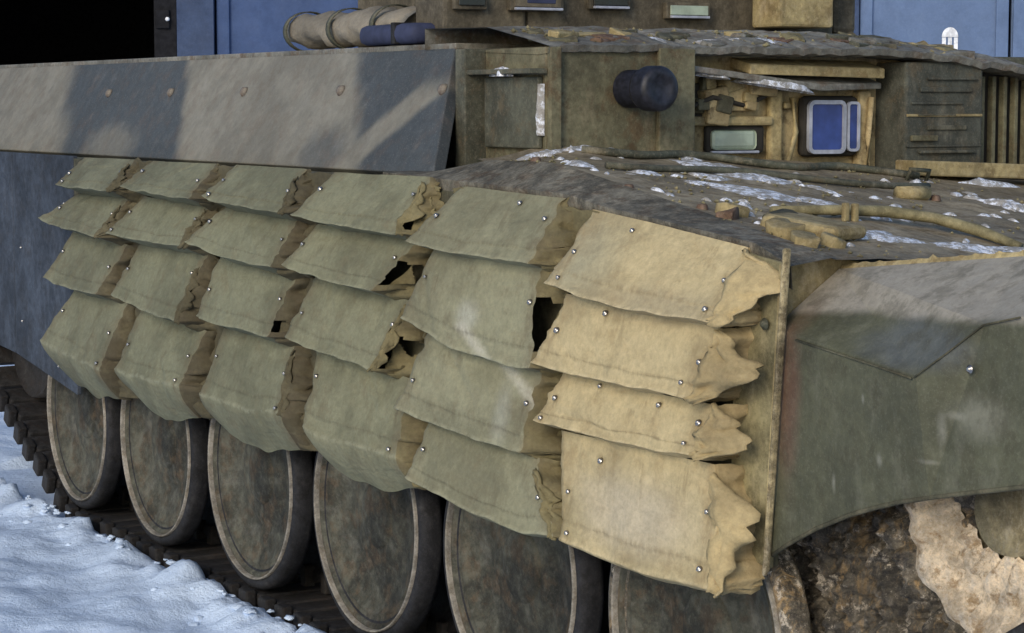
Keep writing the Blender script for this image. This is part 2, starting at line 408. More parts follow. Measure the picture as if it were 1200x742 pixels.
# white painted arch mark with three prongs
mk = []
cx, z0, z1 = 3.835, 2.085, 2.31
bm = bmesh.new()
for k in (-1, 0, 1): box(bm, cx + k * .052 - .017, cx + k * .052 + .017, .092, .0985, z0, z0 + .13)
n = 14; arc_o = [(cx + .072 * math.cos(math.pi * i / n), z0 + .134 + .085 * math.sin(math.pi * i / n)) for i in range(n + 1)]
for i in range(n):
    (xa, za), (xb, zb) = arc_o[i], arc_o[i + 1]
    vs_ = [bm.verts.new((x, y, z)) for y in (.092, .0985) for x, z in ((xa, za), (xb, zb), (lerp(cx, xb, .25), z0 + .134), (lerp(cx, xa, .25), z0 + .134))]
    bm.faces.new(vs_[:4]); bm.faces.new(vs_[4:][::-1]); bm.faces.new((vs_[0], vs_[4], vs_[5], vs_[1]))
tag(from_bm('painted_mark', bm, 'white', lf), 'small white arch with three prongs painted on blue gate')
# reflector plate on the pillar beside the open bay
r_ = boxo('pillar_plate', -3.10, -2.98, -.03, .0, 2.29, 2.45, 'unlit', gar, .008)
link('reflector', lathe_me('reflector', [(0, -.03), (.010, -.028), (.018, -.02), (.018, 0)], 16), 'white', r_, True, (-2.995, -.028, 2.37))
boxo('pillar', -3.12, -2.92, .002, .34, .002, 3.89, 'unlit', gar, .01)

# ------------------------------------------------------------------ the armoured vehicle
veh = bpy.data.objects.new('armoured_vehicle', None); COL.objects.link(veh); veh.location = (0, 0, 0)
tag(veh, 'tracked armoured vehicle with canvas covered armour blocks on its side, standing in snow', 'armoured vehicle')
V = veh

# lower hull and sponson
bm = bmesh.new()
box(bm, -1.5, 4.69, .62, 2.6, .36, 1.10, .02)
box(bm, -1.7, 3.1, .03, .616, 1.215, 1.375, .01); box(bm, 3.104, 4.60, .05, .616, 1.12, 1.20, .01)
from_bm('lower_hull', bm, 'hull', V)
boxo('upper_hull', -1.7, 2.78, .27, 2.7, 1.38, 1.735, 'casedark', V, .01)

# sloping side plate in camouflage
XL = -1.75
sp = slab('side_plate', [(XL, .045, 1.388), (2.93, .045, 1.388), (2.68, .25, 1.742), (XL, .25, 1.742)], (0, .035, -.02), 'camo', V, .004)
boltm = lathe_me('bolt', [(0, -.012), (.005, -.0115), (.009, -.008), (.0105, -.003), (.0145, -.002), (.0145, 0)], 14)
darkboltm = boltm.copy(); darkboltm.materials.append(M['hull'])
bossm = lathe_me('boss', [(0, -.014), (.012, -.012), (.017, -.004), (.019, 0)], 14)
for bx in (-.04, .62, 2.064, 2.74, 1.3): 
    zz = 1.622; o = link('boss', bossm, 'boss', sp, True, (bx, .045 + (zz - 1.388) / .354 * .205 - .002, zz)); o.rotation_euler = (rad(-30), 0, 0)
boxo('roof_edge', XL, 2.66, .262, .60, 1.737, 1.757, 'roof', V, .004)

# plain rear skirt plates
def skirt(x0, x1, za, zb, zt0, zt1):
    return slab('rear_skirt', [(x0, -.042, za), (x1, -.042, zb), (x1, -.042, zt1), (x0, -.042, zt0)], (0, .018, 0), 'rear', V, .003)
skirt(-1.75, -.60, .62, .56, 1.384, 1.384); skirt(-.594, .16, .56, .47, 1.384, 1.384)
for bx, bz in ((-.5, 1.0), (-.5, .7), (-.05, .56), (.05, 1.2)):
    link('bolt', boltm, 'bolt', V, True, (bx, -.043, bz)).scale = (.5, .5, .5)

# backing plate behind the armour blocks
slab('backing_plate', [(.165, -.042, .60), (4.64, -.042, .60), (4.66, -.042, 1.255), (3.9, -.042, 1.33), (2.95, -.042, 1.37), (.165, -.042, 1.375)], (0, .018, 0), 'backing', V, .003)

# ---- armour blocks under canvas covers: six columns by four rows
TOP = [(.324, 1.382, .86, 1.386), (1.023, 1.385, 1.60, 1.387), (1.763, 1.388, 2.296, 1.388), (2.504, 1.383, 3.105, 1.386),
       (3.272, 1.367, 3.791, 1.354), (3.936, 1.333, 4.565, 1.277)]
TIP = [[(.297, 1.280, .900, 1.281), (1.004, 1.293, 1.651, 1.278), (1.745, 1.284, 2.363, 1.266), (2.436, 1.256, 3.133, 1.241), (3.182, 1.216, 3.830, 1.204), (3.894, 1.149, 4.598, 1.121)],
       [(.129, 1.142, .795, 1.114), (.866, 1.124, 1.579, 1.123), (1.616, 1.133, 2.297, 1.093), (2.384, 1.104, 2.993, 1.075), (3.146, 1.015, 3.830, .950), (3.846, .960, 4.518, .954)],
       [(.146, .920, .749, .905), (.900, .910, 1.524, .871), (1.674, .895, 2.260, .891), (2.403, .894, 2.991, .863), (3.108, .762, 3.769, .739), (3.834, .821, 4.513, .826)],
       [(.111, .679, .781, .642), (.931, .648, 1.545, .660), (1.710, .650, 2.355, .661), (2.507, .641, 3.112, .640), (3.176, .590, 3.943, .565), (3.963, .550, 4.597, .550)]]
HANG = [.125, .125, .125, .11, .02, .02]
YI, YO = -.05, -.168
NU = 40
VV = [0, .05, .10, .15, .20, .25, .30, .35, .40, .45, .50, .55, .60, .65, .70, .745, .78, .79, .80, .84, .88, .92, .96, .985, 1.0]
COLW = ['far rear', 'second', 'third', 'fourth', 'fifth', 'foremost']
def module(c, r):
    seed = c * 7.3 + r * 13.7
    rnd = random.Random(c * 10 + r)
    tx0, tz0, tx1, tz1 = TOP[c]
    if r:
        q = TIP[r - 1][c]; tx0, tx1 = lerp(TOP[c][0], q[0], .35), lerp(TOP[c][2], q[2], .3); dz_ = .030 if c < 3 else .022 if c == 3 else .014
        tz0, tz1 = q[1] - dz_, q[3] - dz_
    px0, pz0, px1, pz1 = TIP[r][c]
    yo = YO + rnd.uniform(-.006, .006); yi = YI if r == 0 else (-.075, -.080, -.085, -.095, -.118, -.122)[c]
    sag = .002 + rnd.random() * .006
    if (c, r) == (4, 1): sag = .03
    if (c, r) == (4, 3): sag = .03
    vs, fs = [], []
    def wr(p, amp=1.0):
        e = min(1, amp)
        return Vector((0, (.004 * nz(p, 7, seed) + .003 * nz(p, 19, seed + 4)) * amp, (.004 * nz(p, 6, seed + 8) + .002 * nz(p, 19, seed)) * amp))
    crs = [(rnd.random(), rnd.random(), rnd.uniform(-1.2, 1.2), rnd.choice((-1, 1)) * rnd.uniform(.002, .0055), rnd.uniform(.02, .05)) for _ in range(5)]
    def face_pt(u, v):
        x = lerp(lerp(tx0, tx1, u), lerp(px0, px1, u), v)
        # ends bow: corners at the ridge stay pointed, the middle of each end is drawn in
        bow = math.sin(math.pi * min(1, v)) * .006
        x += bow * (1 - u) ** 6 - bow * u ** 6
        x += .010 * nz((v * 3, u, seed), 1.7, 1) * (abs(2 * u - 1) ** 4)
        x += (u ** 10) * (.020 * nz((v * 5, 0, seed), 1.5, 2) + .012 * nz((v * 13, 0, seed), 1.5, 5)) + ((1 - u) ** 12) * .014 * nz((v * 6, 3, seed), 1.5, 7)
        y = lerp(yi, yo, v) - .003 * math.sin(math.pi * v) * math.sin(math.pi * u)
        z = lerp(lerp(tz0, tz1, u), lerp(pz0, pz1, u), v)
        z -= sag * v * math.sin(math.pi * u) * (.8 + .5 * nz((u * 2, 0, seed), 1.3))
        z += .006 * v * ((1 - u) ** 10) + (.007 * nz((u * 4, v * 2, seed), 1.2, 9) * v)                 # the rear corner turns up
        if .795 < v < .985: y += .002                    # stitched step above the ridge
        
        for cu, cv_, an_, am_, wd_ in crs:                # creases pulled into the cloth
            d_ = (u - cu) * 2.2 * math.sin(an_) + (v - cv_) * math.cos(an_); l_ = (u - cu) * 2.2 * math.cos(an_) - (v - cv_) * math.sin(an_)
            y -= am_ * math.exp(-(d_ / wd_) ** 2) * math.exp(-(l_ / .6) ** 2)
        return Vector((x, y, z))
    # upper face
    rows = []
    for v in VV:
        row = []
        for i in range(NU + 1):
            p = face_pt(i / NU, v); p += wr(p, .35 + v)
            row.append(len(vs)); vs.append(p)
        rows.append(row)
    # underside: back towards the plate, hanging lower on the last row
    hang = HANG[c] if r == 3 else (.030 if c < 3 else .022 if c == 3 else .014)
    yin = -.09 if (r == 3 and c < 4) else (-.08, -.085, -.09, -.10, -.12, -.124)[c]
    NL = 7
    for k in range(1, NL + 1):
        t = k / NL; row = []
        for i in range(NU + 1):
            u = i / NU; p = face_pt(u, 1.0)
            sc = 1 + (.28 * math.sin(math.pi * u) - .15 + .18 * nz((u * 3, 1, seed), 1.5)) * (1 if r == 3 else .2)
            p = Vector((p.x + (lerp(.02, -.02, u)) * t, lerp(p.y, yin, t ** (1.5 if r == 3 else .9)), p.z - hang * sc * t))
            p += wr(p, 1.0)
            row.append(len(vs)); vs.append(p)
        rows.append(row)
    for a, b in zip(rows, rows[1:]):
        for i in range(NU): fs.append((a[i], a[i + 1], b[i + 1], b[i]))
    # folded ends
    torn = {(3, 0): (13, 21), (3, 1): (7, 20), (3, 2): (9, 22), (4, 1): (5, 19), (2, 2): (14, 21)}.get((c, r))
    for side in (0, 1):
        e0 = [(row[0] if side == 0 else row[-1]) for row in rows]
        prev = e0; depth = (.03 if side == 0 else .052 if c < 5 else .016)
        NS = 5
        for k in range(1, NS + 1):
            t = k / NS; cur = []
            for j, idx in enumerate(e0):
                p = vs[idx]
                w_ = .6 + .8 * (.5 + nz((j * .22, side, seed), 1.1, 2))
                dx = depth * w_ * (1 + .6 * nz((j * .45, t * 1.5, seed + 5), 1.3)) * math.sin(t * math.pi / 2) * (1 if side else -1) * min(1, .25 + abs(p.y - YI) * 8)
                q = Vector((p.x + dx, lerp(p.y, -.044, t ** 1.4), p.z + .012 * nz((j * .3, t * 2, seed), 1.4, 6) * t))
                if j > len(VV): q.z = lerp(q.z, vs[e0[len(VV) - 1]].z, .35 * t) if r < 3 else q.z
                q.x += (.014 * nz((q.x, q.y * 2, q.z), 20, seed) + .007 * nz((q.x, q.y, q.z), 48, seed)) * min(1, t * 2); q.z += .010 * nz((q.x, q.y, q.z), 26, seed + 2) * t
                cur.append(len(vs)); vs.append(q)
            for j in range(len(e0) - 1):
                if side and torn and torn[0] + k * .5 <= j < torn[1] - k * .3: continue
                fs.append((prev[j], prev[j + 1], cur[j + 1], cur[j]))
            prev = cur
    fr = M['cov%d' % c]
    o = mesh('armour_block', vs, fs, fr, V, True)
    me = o.data; me.materials.append(M['flaptan' if c == 5 else 'flap' if c > 2 else 'flapshade'])
    nface = NU * (len(rows) - 1)
    ga = me.attributes.new('grime', 'FLOAT', 'POINT')
    nfv = (NU + 1) * len(rows)
    for vi in range(len(vs)):
        if vi < nfv:
            rI, cI = divmod(vi, NU + 1); u = cI / NU
            g = max(0, 1 - min(u, 1 - u) / .10) * .55 + .35 * max(0, nz((u * 5, rI * .25, seed), 1.2))
        else: g = .35 + .5 * max(0, nz(vs[vi], 14, seed))
        ga.data[vi].value = min(1, g)
    # bolts first, so that rust can run down the cloth from them
    spots = [(.05, rnd.uniform(.35, .6)), (.955, rnd.uniform(.3, .55))]
    if rnd.random() < .3: spots.append((.05 + rnd.uniform(0, .03), .88))
    if rnd.random() < .3: spots.append((rnd.uniform(.45, .8), .2))
    if c == 5: spots += [(.3, .14), (.93, .82)]
    if r == 3 and c < 4: spots.append((.93, .93))
    spots = [(u + rnd.uniform(-.012, .012), v + rnd.uniform(-.05, .05)) for u, v in spots]
    rg = me.attributes.new('ridge', 'FLOAT', 'POINT'); dp = me.attributes.new('drip', 'FLOAT', 'POINT')
    stain = [(rnd.random(), rnd.random() * .5, rnd.uniform(.02, .06), rnd.uniform(.3, .8)) for _ in range(3)]
    for rI in range(len(rows)):
        v = VV[rI] if rI < len(VV) else 1 + (rI - len(VV) + 1) * .1
        for cI in range(NU + 1):
            u = cI / NU; vi = rows[rI][cI]
            rg.data[vi].value = max(0, 1 - abs(v - 1) / .12)
            d_ = 0
            for bu, bv in spots: d_ = max(d_, (1 - abs(u - bu) / .03) * max(0, 1 - (v - bv) / .5) if v > bv - .06 else 0)
            for bu, bv, bw, bl in stain: d_ = max(d_, .8 * (1 - abs(u - bu) / bw) * max(0, 1 - (v - bv) / bl) if v > bv else 0)
            if rI < len(VV) and abs(v - .795) < .02: d_ = max(d_, .45)
            dp.data[vi].value = max(0, min(1, d_))
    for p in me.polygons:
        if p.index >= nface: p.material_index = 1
    bmx = bmesh.new(); bmx.from_mesh(me); bmesh.ops.recalc_face_normals(bmx, faces=bmx.faces); bmx.to_mesh(me); bmx.free()
    # frayed flap at the front end
    has_flap = c == 5 or rnd.random() < .45
    L = {5: .125}.get(c, .042) * rnd.uniform(.75, 1.25)
    fv, ff = [], []
    NA, NB = 18, 8
    v0, v1 = rnd.uniform(.12, .3) if c < 5 else .08, 1.0
    peak = rnd.uniform(.6, .8) if c < 5 else (.42, .55, .62, .35)[r]
    for a in range(NA + 1):
        s_ = a / NA; v = lerp(v0, v1, s_)
        base = face_pt(.985, v); base.y -= .006
        tri = s_ / peak if s_ < peak else (1 - s_) / (1 - peak) * .85 + .15
        ln = L * (tri ** (.8 if c < 5 else 1.15)) * ((.75 + .9 * nz((s_ * 7, seed, 0), 1.5)) * (.8 + .3 * math.sin(s_ * 17 + seed)) if c < 5 else 1 + .5 * nz((s_ * 6, seed, 0), 1.5)) + .006
        for b in range(NB + 1):
            t = b / NB
            q = base + Vector((ln * t, (.9 if c < 5 else .5) * ln * t * (t - .25) + (.012 if c < 5 else .022) * nz((s_ * 3, t * 2, seed), 1.6), (.02 * t * (peak - s_)) + .008 * nz((s_ * 3, t * 3, seed + 3), 1.5)))
            fv.append(q)
    for a in range(NA):
        for b in range(NB): 
            i = a * (NB + 1) + b; ff.append((i, i + 1, i + NB + 2, i + NB + 1))
    if has_flap: fl = mesh('end_flap', fv, ff, 'flaptan' if c == 5 else 'flap' if c > 2 else 'flapshade', o, True)
    if has_flap: sm = fl.modifiers.new('thickness', 'SOLIDIFY'); sm.thickness = .005; sm.offset = 0
    # fixing bolts
    for u, v in spots:
        p = face_pt(u, v); p += wr(p, .35 + v)
        bo = link('bolt', boltm, 'bolt', o, True, (p.x, p.y - .004, p.z + .002))
        bo.rotation_euler = (rad(-48 + rnd.uniform(-14, 14)), 0, rad(rnd.uniform(-15, 15))); k = rnd.uniform(.42, .58); bo.scale = (k, k, k)
    return o
for c in range(6):
    for r in range(4):
        o = module(c, r)
        if c == 5: o['label'] = ['tan canvas block in the top row beside the front post', 'tan canvas block second from the top beside the front post', 'tan canvas block third from the top beside the front post', 'broad pale tan canvas block at the bottom beside the front post'][r]

def gap_profile(c, z):
    """depth of the zigzag at height z on column c: -y of the covers' front"""
    pts_ = [(TOP[c][3], .05)]
    for r in range(4): pts_ += [(TIP[r][c][3], .168)] + ([(TIP[r][c][3] - .032, .072)] if r < 3 else [(TIP[r][c][3] - HANG[c] - .01, .09)])
    pts_ = sorted(pts_)
    return interp(z, pts_)
for c in range(5):
    vs_, fs_ = [], []
    zt, zb = min(TOP[c][3], TOP[c + 1][1]) - .004, TIP[3][c][3] - HANG[c] + .02
    NZ_, NX_ = 200, 30
    for k in range(NZ_ + 1):
        z = lerp(zt, zb, k / NZ_)
        def xr(tab, which):
            pz = [(TOP[c + which][1 if which else 3], TOP[c + which][0 if which else 2])] + [(t[c + which][1 if which else 3], t[c + which][0 if which else 2]) for t in TIP]
            return interp(z, sorted(pz))
        xa, xb = xr(TOP, 0) - .01, xr(TOP, 1) + .02
        da = gap_profile(c, z + .012); db = gap_profile(c + 1, z - .01) if c + 1 < 6 else da
        for i in range(NX_ + 1):
            t = i / NX_; x = lerp(xa, xb, t)
            d = lerp(da * .80, db * .62, t) - .030 * math.sin(math.pi * t) + .016 * nz((x, 0, z), 17, c) + .008 * nz((x, 0, z), 42, c)
            vs_.append((x + .012 * nz((x, 0, z), 12, c + 3), -max(.05, d), z + .010 * nz((x, 1, z), 15, c + 6)))
    for k in range(NZ_):
        for i in range(NX_):
            p_ = vs_[k * (NX_ + 1) + i]
            hole = any(((p_[2] - hz_ + .02 * nz(p_, 30, c)) / hh) ** 2 + ((i / NX_ * 8 - (lo + hi) / 2) / max(1, (hi - lo) / 2)) ** 2 < 1 for cc_, hz_, hh, lo, hi in ((3, 1.335, .035, 1, 6), (3, 1.155, .05, 0, 6), (3, .955, .055, 0, 7), (4, 1.055, .06, 1, 7), (2, .97, .03, 1, 5), (2, .75, .06, 2, 7), (1, .96, .025, 2, 6), (1, .745, .05, 3, 7), (0, .74, .03, 3, 7)) if cc_ == c)
            if hole: continue
            q = k * (NX_ + 1) + i; fs_.append((q, q + 1, q + NX_ + 2, q + NX_ + 1))
    o = mesh('pleated_cloth', vs_, fs_, 'flapshade' if c < 3 else 'flap', V, True)
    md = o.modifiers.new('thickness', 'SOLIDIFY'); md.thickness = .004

# front post beside the last blocks
slab('front_post', [(4.66, -.085, .585), (4.670, -.085, .60), (4.726, -.080, 1.285), (4.714, -.080, 1.285)], (0, .018, 0), 'postpaint', V, .005)
for z in (1.21, 1.12): link('bolt', darkboltm, 'hull', V, True, (4.63 + (z - 1.1) * .3, -.064, z)).scale = (.9, .9, .9)
slab('post_flange', [(4.50, -.056, .61), (4.652, -.056, .60), (4.70, -.056, 1.25), (4.52, -.056, 1.27)], (0, .010, 0), 'olivetan', V, .003)
slab('post_angle', [(4.638, -.066, .60), (4.650, -.066, .60), (4.698, -.066, 1.25), (4.686, -.066, 1.25)], (0, .009, 0), 'tan', V, .002)

# ---- deck
def deck_z(x, y):
    a_ = min(1, max(0, (3.62 - x) / .5)); b_ = min(1, max(0, (.36 - y) / .3))
    return 1.47 - .15 * (x - 3.2) - .076 * (y - .25) - .055 * a_ * a_ * (3 - 2 * a_) * b_ * b_ * (3 - 2 * b_)
bm = bmesh.new()
def deck_patch():
    nu, nv = 40, 44; vs, fs = [], []
    for i in range(nu + 1):
        for j in range(nv + 1):
            x = lerp(3.14, 4.70, i / nu); y = lerp(.07, 2.6, j / nv)
            vs.append((x, y, deck_z(x, y) + .006 * nz((x, y, 0), 5) + .004 * nz((x, y, 0), 14)))
    for i in range(nu):
        for j in range(nv):
            a = i * (nv + 1) + j; fs.append((a, a + nv + 1, a + nv + 2, a + 1))
    return vs, fs
vs_, fs_ = deck_patch()
mesh('deck_plate', vs_, fs_, 'deck', V, True)
# bevelled edge of the deck down to the block tops
vs_, fs_ = [], []
ET = [(2.80, 1.392), (3.27, 1.379), (3.8, 1.364), (3.94, 1.343), (4.57, 1.287), (4.70, 1.245)]
for i in range(31):
    x = lerp(2.80, 4.70, i / 30)
    vs_ += [(x, .075, deck_z(x, .07) + .002 if x > 3.20 else lerp(1.395, deck_z(3.20, .07), max(0, (x - 2.9) / .30))), (x, -.045, interp(x, ET)), (x, -.04, interp(x, ET) - .05)]
for i in range(30):
    a = i * 3; fs_ += [(a, a + 3, a + 4, a + 1), (a + 1, a + 4, a + 5, a + 2)]
mesh('deck_bevel', vs_, fs_, 'deckedge', V)
slab('deck_corner', [(2.80, .07, 1.39), (3.16, .07, 1.40), (3.16, .26, 1.44), (2.80, .26, 1.40)], (0, 0, -.01), 'casedark', V, 0)
slab('nose_plate', [(4.704, .62, .6), (4.704, 2.6, .6), (4.704, 2.6, 1.13), (4.704, .62, 1.19)], (.03, 0, 0), 'hull', V, .004)

# ---- casemate, gun and driver's station
bm = bmesh.new()
box(bm, 2.86, 3.20, .249, .72, 1.395, 1.735, .006)
from_bm('casemate', bm, 'case', V)
slab('casemate_frame', [(3.203, .249, 1.44), (3.203, .285, 1.44), (3.203, .285, 1.735), (3.203, .249, 1.735)], (.02, 0, 0), 'case', V, .004)
slab('casemate_frame', [(3.203, .60, 1.42), (3.203, .72, 1.41), (3.203, .72, 1.735), (3.203, .60, 1.735)], (.018, 0, 0), 'case', V, .004)
boxo('side_panel', 2.885, 3.185, .232, .2475, 1.46, 1.655, 'casedark', V, .004)
boxo('step_plate', 2.80, 2.858, .185, .60, 1.395, 1.735, 'casedark', V, .004)
boxo('step_ledge', 2.80, 3.21, .19, .2475, 1.662, 1.676, 'casedark', V, .003)
ribs = [(0, 0)] + [(.052 if k % 2 else .0465, .006 + k * .0062) for k in range(17)] + [(0, .108)]
gunp = link('gun_sleeve', lathe_me('gun_sleeve', ribs, 40, 'X'), 'gun', V, True, (3.2, .505, 1.622))
cap = [(0, .172), (.030, .172), (.034, .176), (.046, .177), (.052, .174)] + [(.0615 if k % 2 else .0585, .168 - k * .0058) for k in range(11)] + [(.056, .100), (.045, .098)]
link('muzzle_cap', lathe_me('muzzle_cap', cap, 44, 'X'), 'gun', gunp, True)
# recess wall with tan surround
boxo('driver_wall', 2.95, 3.06, .722, 1.62, 1.34, 1.74, 'tanrecess', V, .003)
slab('driver_hood', [(3.06, .724, 1.665), (3.19, .724, 1.672), (3.17, 1.20, 1.617), (3.12, 1.46, 1.625), (3.06, 1.46, 1.64)], (0, 0, .018), 'roof', V, .004)
slab('hood_plate', [(3.06, .95, 1.685), (3.16, .95, 1.665), (3.16, 1.44, 1.655), (3.06, 1.44, 1.68)], (0, 0, .03), 'tan', V, .004)
boxo('lamp_box', 3.062, 3.10, .90, 1.03, 1.56, 1.645, 'tanrecess', V, .008)
boxo('dark_hatch', 3.062, 3.075, .735, .87, 1.53, 1.64, 'darkslot', V, .006)
boxo('cross_bar', 3.062, 3.10, .74, 1.08, 1.518, 1.545, 'tan', V, .008)
boxo('window_post', 3.062, 3.09, 1.075, 1.12, 1.38, 1.62, 'tan', V, .008)
boxo('window_post', 3.062, 3.10, 1.395, 1.44, 1.38, 1.62, 'tanrecess', V, .008)
mr = random.Random(4)
for k in range(16):
    y_, z_ = mr.uniform(.74, 1.16), mr.uniform(1.53, 1.64); w_, h_ = mr.uniform(.015, .05), mr.uniform(.008, .03)
    o = boxo('station_fitting', 0, mr.uniform(.02, .06), -w_, w_, -h_, h_, mr.choice(('tanrecess', 'tan', 'case', 'darkslot', 'backing')), V, .005, (3.062, y_, z_)); o.rotation_euler = (rad(mr.uniform(-15, 15)), 0, 0)
tube('conduit', [(3.10, .74, 1.555), (3.12, .85, 1.60), (3.10, .98, 1.575), (3.11, 1.10, 1.63)], .007, 'darkslot', V, 8)
tube('conduit', [(3.09, 1.06, 1.39), (3.10, 1.13, 1.40), (3.10, 1.16, 1.50), (3.09, 1.15, 1.60)], .008, 'tan', V, 8)
tube('conduit', [(3.11, 1.42, 1.38), (3.12, 1.41, 1.48), (3.11, 1.43, 1.60)], .009, 'tanrecess', V, 8)
# low window with pale green glass
lw = boxo('low_window', 3.062, 3.085, .852, 1.06, 1.437, 1.520, 'darkslot', V, .012)
boxo('glass', 3.08, 3.092, .866, 1.024, 1.449, 1.506, 'greenglass', lw, .012)
boxo('window_sill', 3.087, 3.10, .862, 1.03, 1.438, 1.446, 'paleframe', lw, .003)
# blue vision block: dark housing, pale rounded frames, blue panes
def rounded_frame(y0, y1, z0, z1, x, t, d, r, name, mat, par, fill=None):
    def loop(i):
        p = []
        for cy, cz, a0 in ((y1 - r, z1 - r, 0), (y0 + r, z1 - r, 90), (y0 + r, z0 + r, 180), (y1 - r, z0 + r, 270)):
            for k in range(6):
                a = rad(a0 + 90 * k / 5); p.append((cy + (r - i) * math.cos(a), cz + (r - i) * math.sin(a)))
        return p
    A, B = loop(0), loop(t); n = len(A)
    vs = [(x, *p) for p in A] + [(x + d, *p) for p in A] + [(x + d, *p) for p in B] + [(x, *p) for p in B]
    fs = []
    for s_ in range(3):
        for i in range(n):
            j = (i + 1) % n; fs.append((s_ * n + i, s_ * n + j, (s_ + 1) * n + j, (s_ + 1) * n + i))
    o = mesh(name, vs, fs, mat, par)
    if fill:
        mesh('glass', [(x + d * .45, *p) for p in B], [tuple(range(n))], fill, o)
    return o
vb = boxo('vision_block', 3.062, 3.10, 1.185, 1.395, 1.425, 1.605, 'darkslot', V, .018)
rounded_frame(1.197, 1.335, 1.434, 1.592, 3.102, .012, .012, .022, 'window_frame', 'paleframe', vb, 'blueglass')
rounded_frame(1.341, 1.388, 1.440, 1.588, 3.102, .008, .010, .015, 'window_frame', 'paleframe', vb, 'blueglass')
# right-hand block, grille and ledge
boxo('engine_box', 2.98, 3.20, 1.486, 1.785, 1.33, 1.705, 'camo_r', V, .008)
boxo('engine_seam', 3.199, 3.206, 1.49, 1.78, 1.543, 1.551, 'tan', V, .002)
boxo('engine_seam', 3.199, 3.206, 1.49, 1.78, 1.452, 1.458, 'camo_r', V, .002)
boxo('grille_back', 3.0, 3.08, 1.79, 2.5, 1.33, 1.68, 'darkslot', V, .004)
for k in range(9): boxo('grille_bar', 3.10, 3.125, 1.80 + k * .045, 1.815 + k * .045, 1.36, 1.665, 'case', V, .003)
slab('front_ledge', [(3.21, 1.44, 1.372), (3.30, 1.44, 1.372), (3.30, 2.5, 1.33), (3.21, 2.5, 1.33)], (0, 0, .045), 'tan', V, .006)

# roof front: sloping plate with an uneven lip
vs_, fs_ = [], []
NR = 140
for i in range(NR + 1):
    y = lerp(.246, 2.3, i / NR)
    dz = -.055 * max(0, (y - 1.35)) ** 1.6 * 2.2
    w1 = .008 * nz((y, 0, 0), 6) + .006 * nz((y, 0, 0), 19) + .004 * nz((y, 0, 0), 47)
    x0 = 3.215 + .012 * nz((y, 3, 0), 4) if y > .24 else 2.90
    zf = 1.722 + dz + w1
    vs_ += [(x0, y, zf), (x0 + .008, y, zf + .018), (x0 - .12, y, zf + .046 + w1), (x0 - .34 if y > .24 else 2.6, y, 1.80 + dz + w1), (2.50, y, 1.802 + dz), (2.50, y, 1.74 + dz), (x0 - .05, y, zf - .004)]
for i in range(NR):
    for k in range(7): a = i * 7 + k; b = i * 7 + (k + 1) % 7; fs_.append((a, a + 7, b + 7, b))
mesh('roof_plate', vs_, fs_, 'roof', V)
# cupola with periscope windows
bm = bmesh.new(); box(bm, 1.25, 2.455, .62, 1.80, 1.74, 2.35, .03); box(bm, 2.27, 2.46, .33, .617, 1.74, 2.35, .012); from_bm('cupola', bm, 'cupola', V)
def peri(y0, y1, z0, z1, glass, sill=True):
    p = boxo('periscope', 2.462, 2.485, y0 - .012, y1 + .012, z0 - .004, z1, 'cupola', V, .004)
    boxo('glass', 2.486, 2.492, y0, y1, z0 + .008, z1 - .01, glass, p, .002)
    if sill: boxo('sill', 2.486, 2.502, y0, y1, z0 - .002, z0 + .006, 'paleframe', p, .002)
peri(.366, .454, 1.866, 2.0, 'blackglass', False); peri(.557, .722, 1.866, 2.0, 'cupola')
peri(.838, .963, 1.876, 2.0, 'blackglass'); peri(1.122, 1.265, 1.852, 1.90, 'greenglass')
boxo('glass_reveal', 2.487, 2.494, .60, .70, 1.885, 1.99, 'navy', V, .002)
boxo('sight_box', 2.465, 2.62, 1.45, 1.665, 1.824, 2.2, 'tan', V, .01)
boxo('cupola_shoulder', 2.0, 2.44, 1.802, 1.90, 1.81, 2.2, 'cupola', V, .02)
for y in (1.30, .96): boxo('roof_lug', 3.04, 3.08, y, y + .035, 1.76, 1.785, 'roof', V, .008)

cl = random.Random(31)
for k in range(34):
    y = cl.uniform(.30, 1.75); x = cl.uniform(3.0, 3.19); z = interp(x, [(2.875, 1.80), (3.095, 1.768), (3.215, 1.742)]) - .121 * max(0, y - 1.35) ** 1.6
    bmq = bmesh.new(); box(bmq, -cl.uniform(.01, .03), cl.uniform(.01, .03), -cl.uniform(.015, .07), cl.uniform(.015, .07), -.02, cl.uniform(.004, .014), .004)
    bmesh.ops.subdivide_edges(bmq, edges=bmq.edges, cuts=1, use_grid_fill=True)
    for v in bmq.verts: v.co += Vector((nz(v.co, 30, k), nz(v.co, 30, k + 9), nz(v.co, 30, k + 5))) * .010
    o = from_bm('roof_fitting', bmq, cl.choice(('roof', 'case', 'tan', 'olivetan', 'bossr', 'casedark')), V, False, (x, y, z)); o.rotation_euler = (0, rad(14), rad(cl.uniform(-25, 25)))
for k in range(9):
    z = 1.36 + k * .036 + cl.uniform(-.008, .008); y0 = 1.49 + cl.uniform(0, .08)
    boxo('engine_strip', 3.201, 3.201 + cl.uniform(.004, .016), y0, y0 + cl.uniform(.08, .22), z, z + cl.uniform(.006, .018), cl.choice(('camo_r', 'case', 'casedark', 'olivetan')), V, .003)
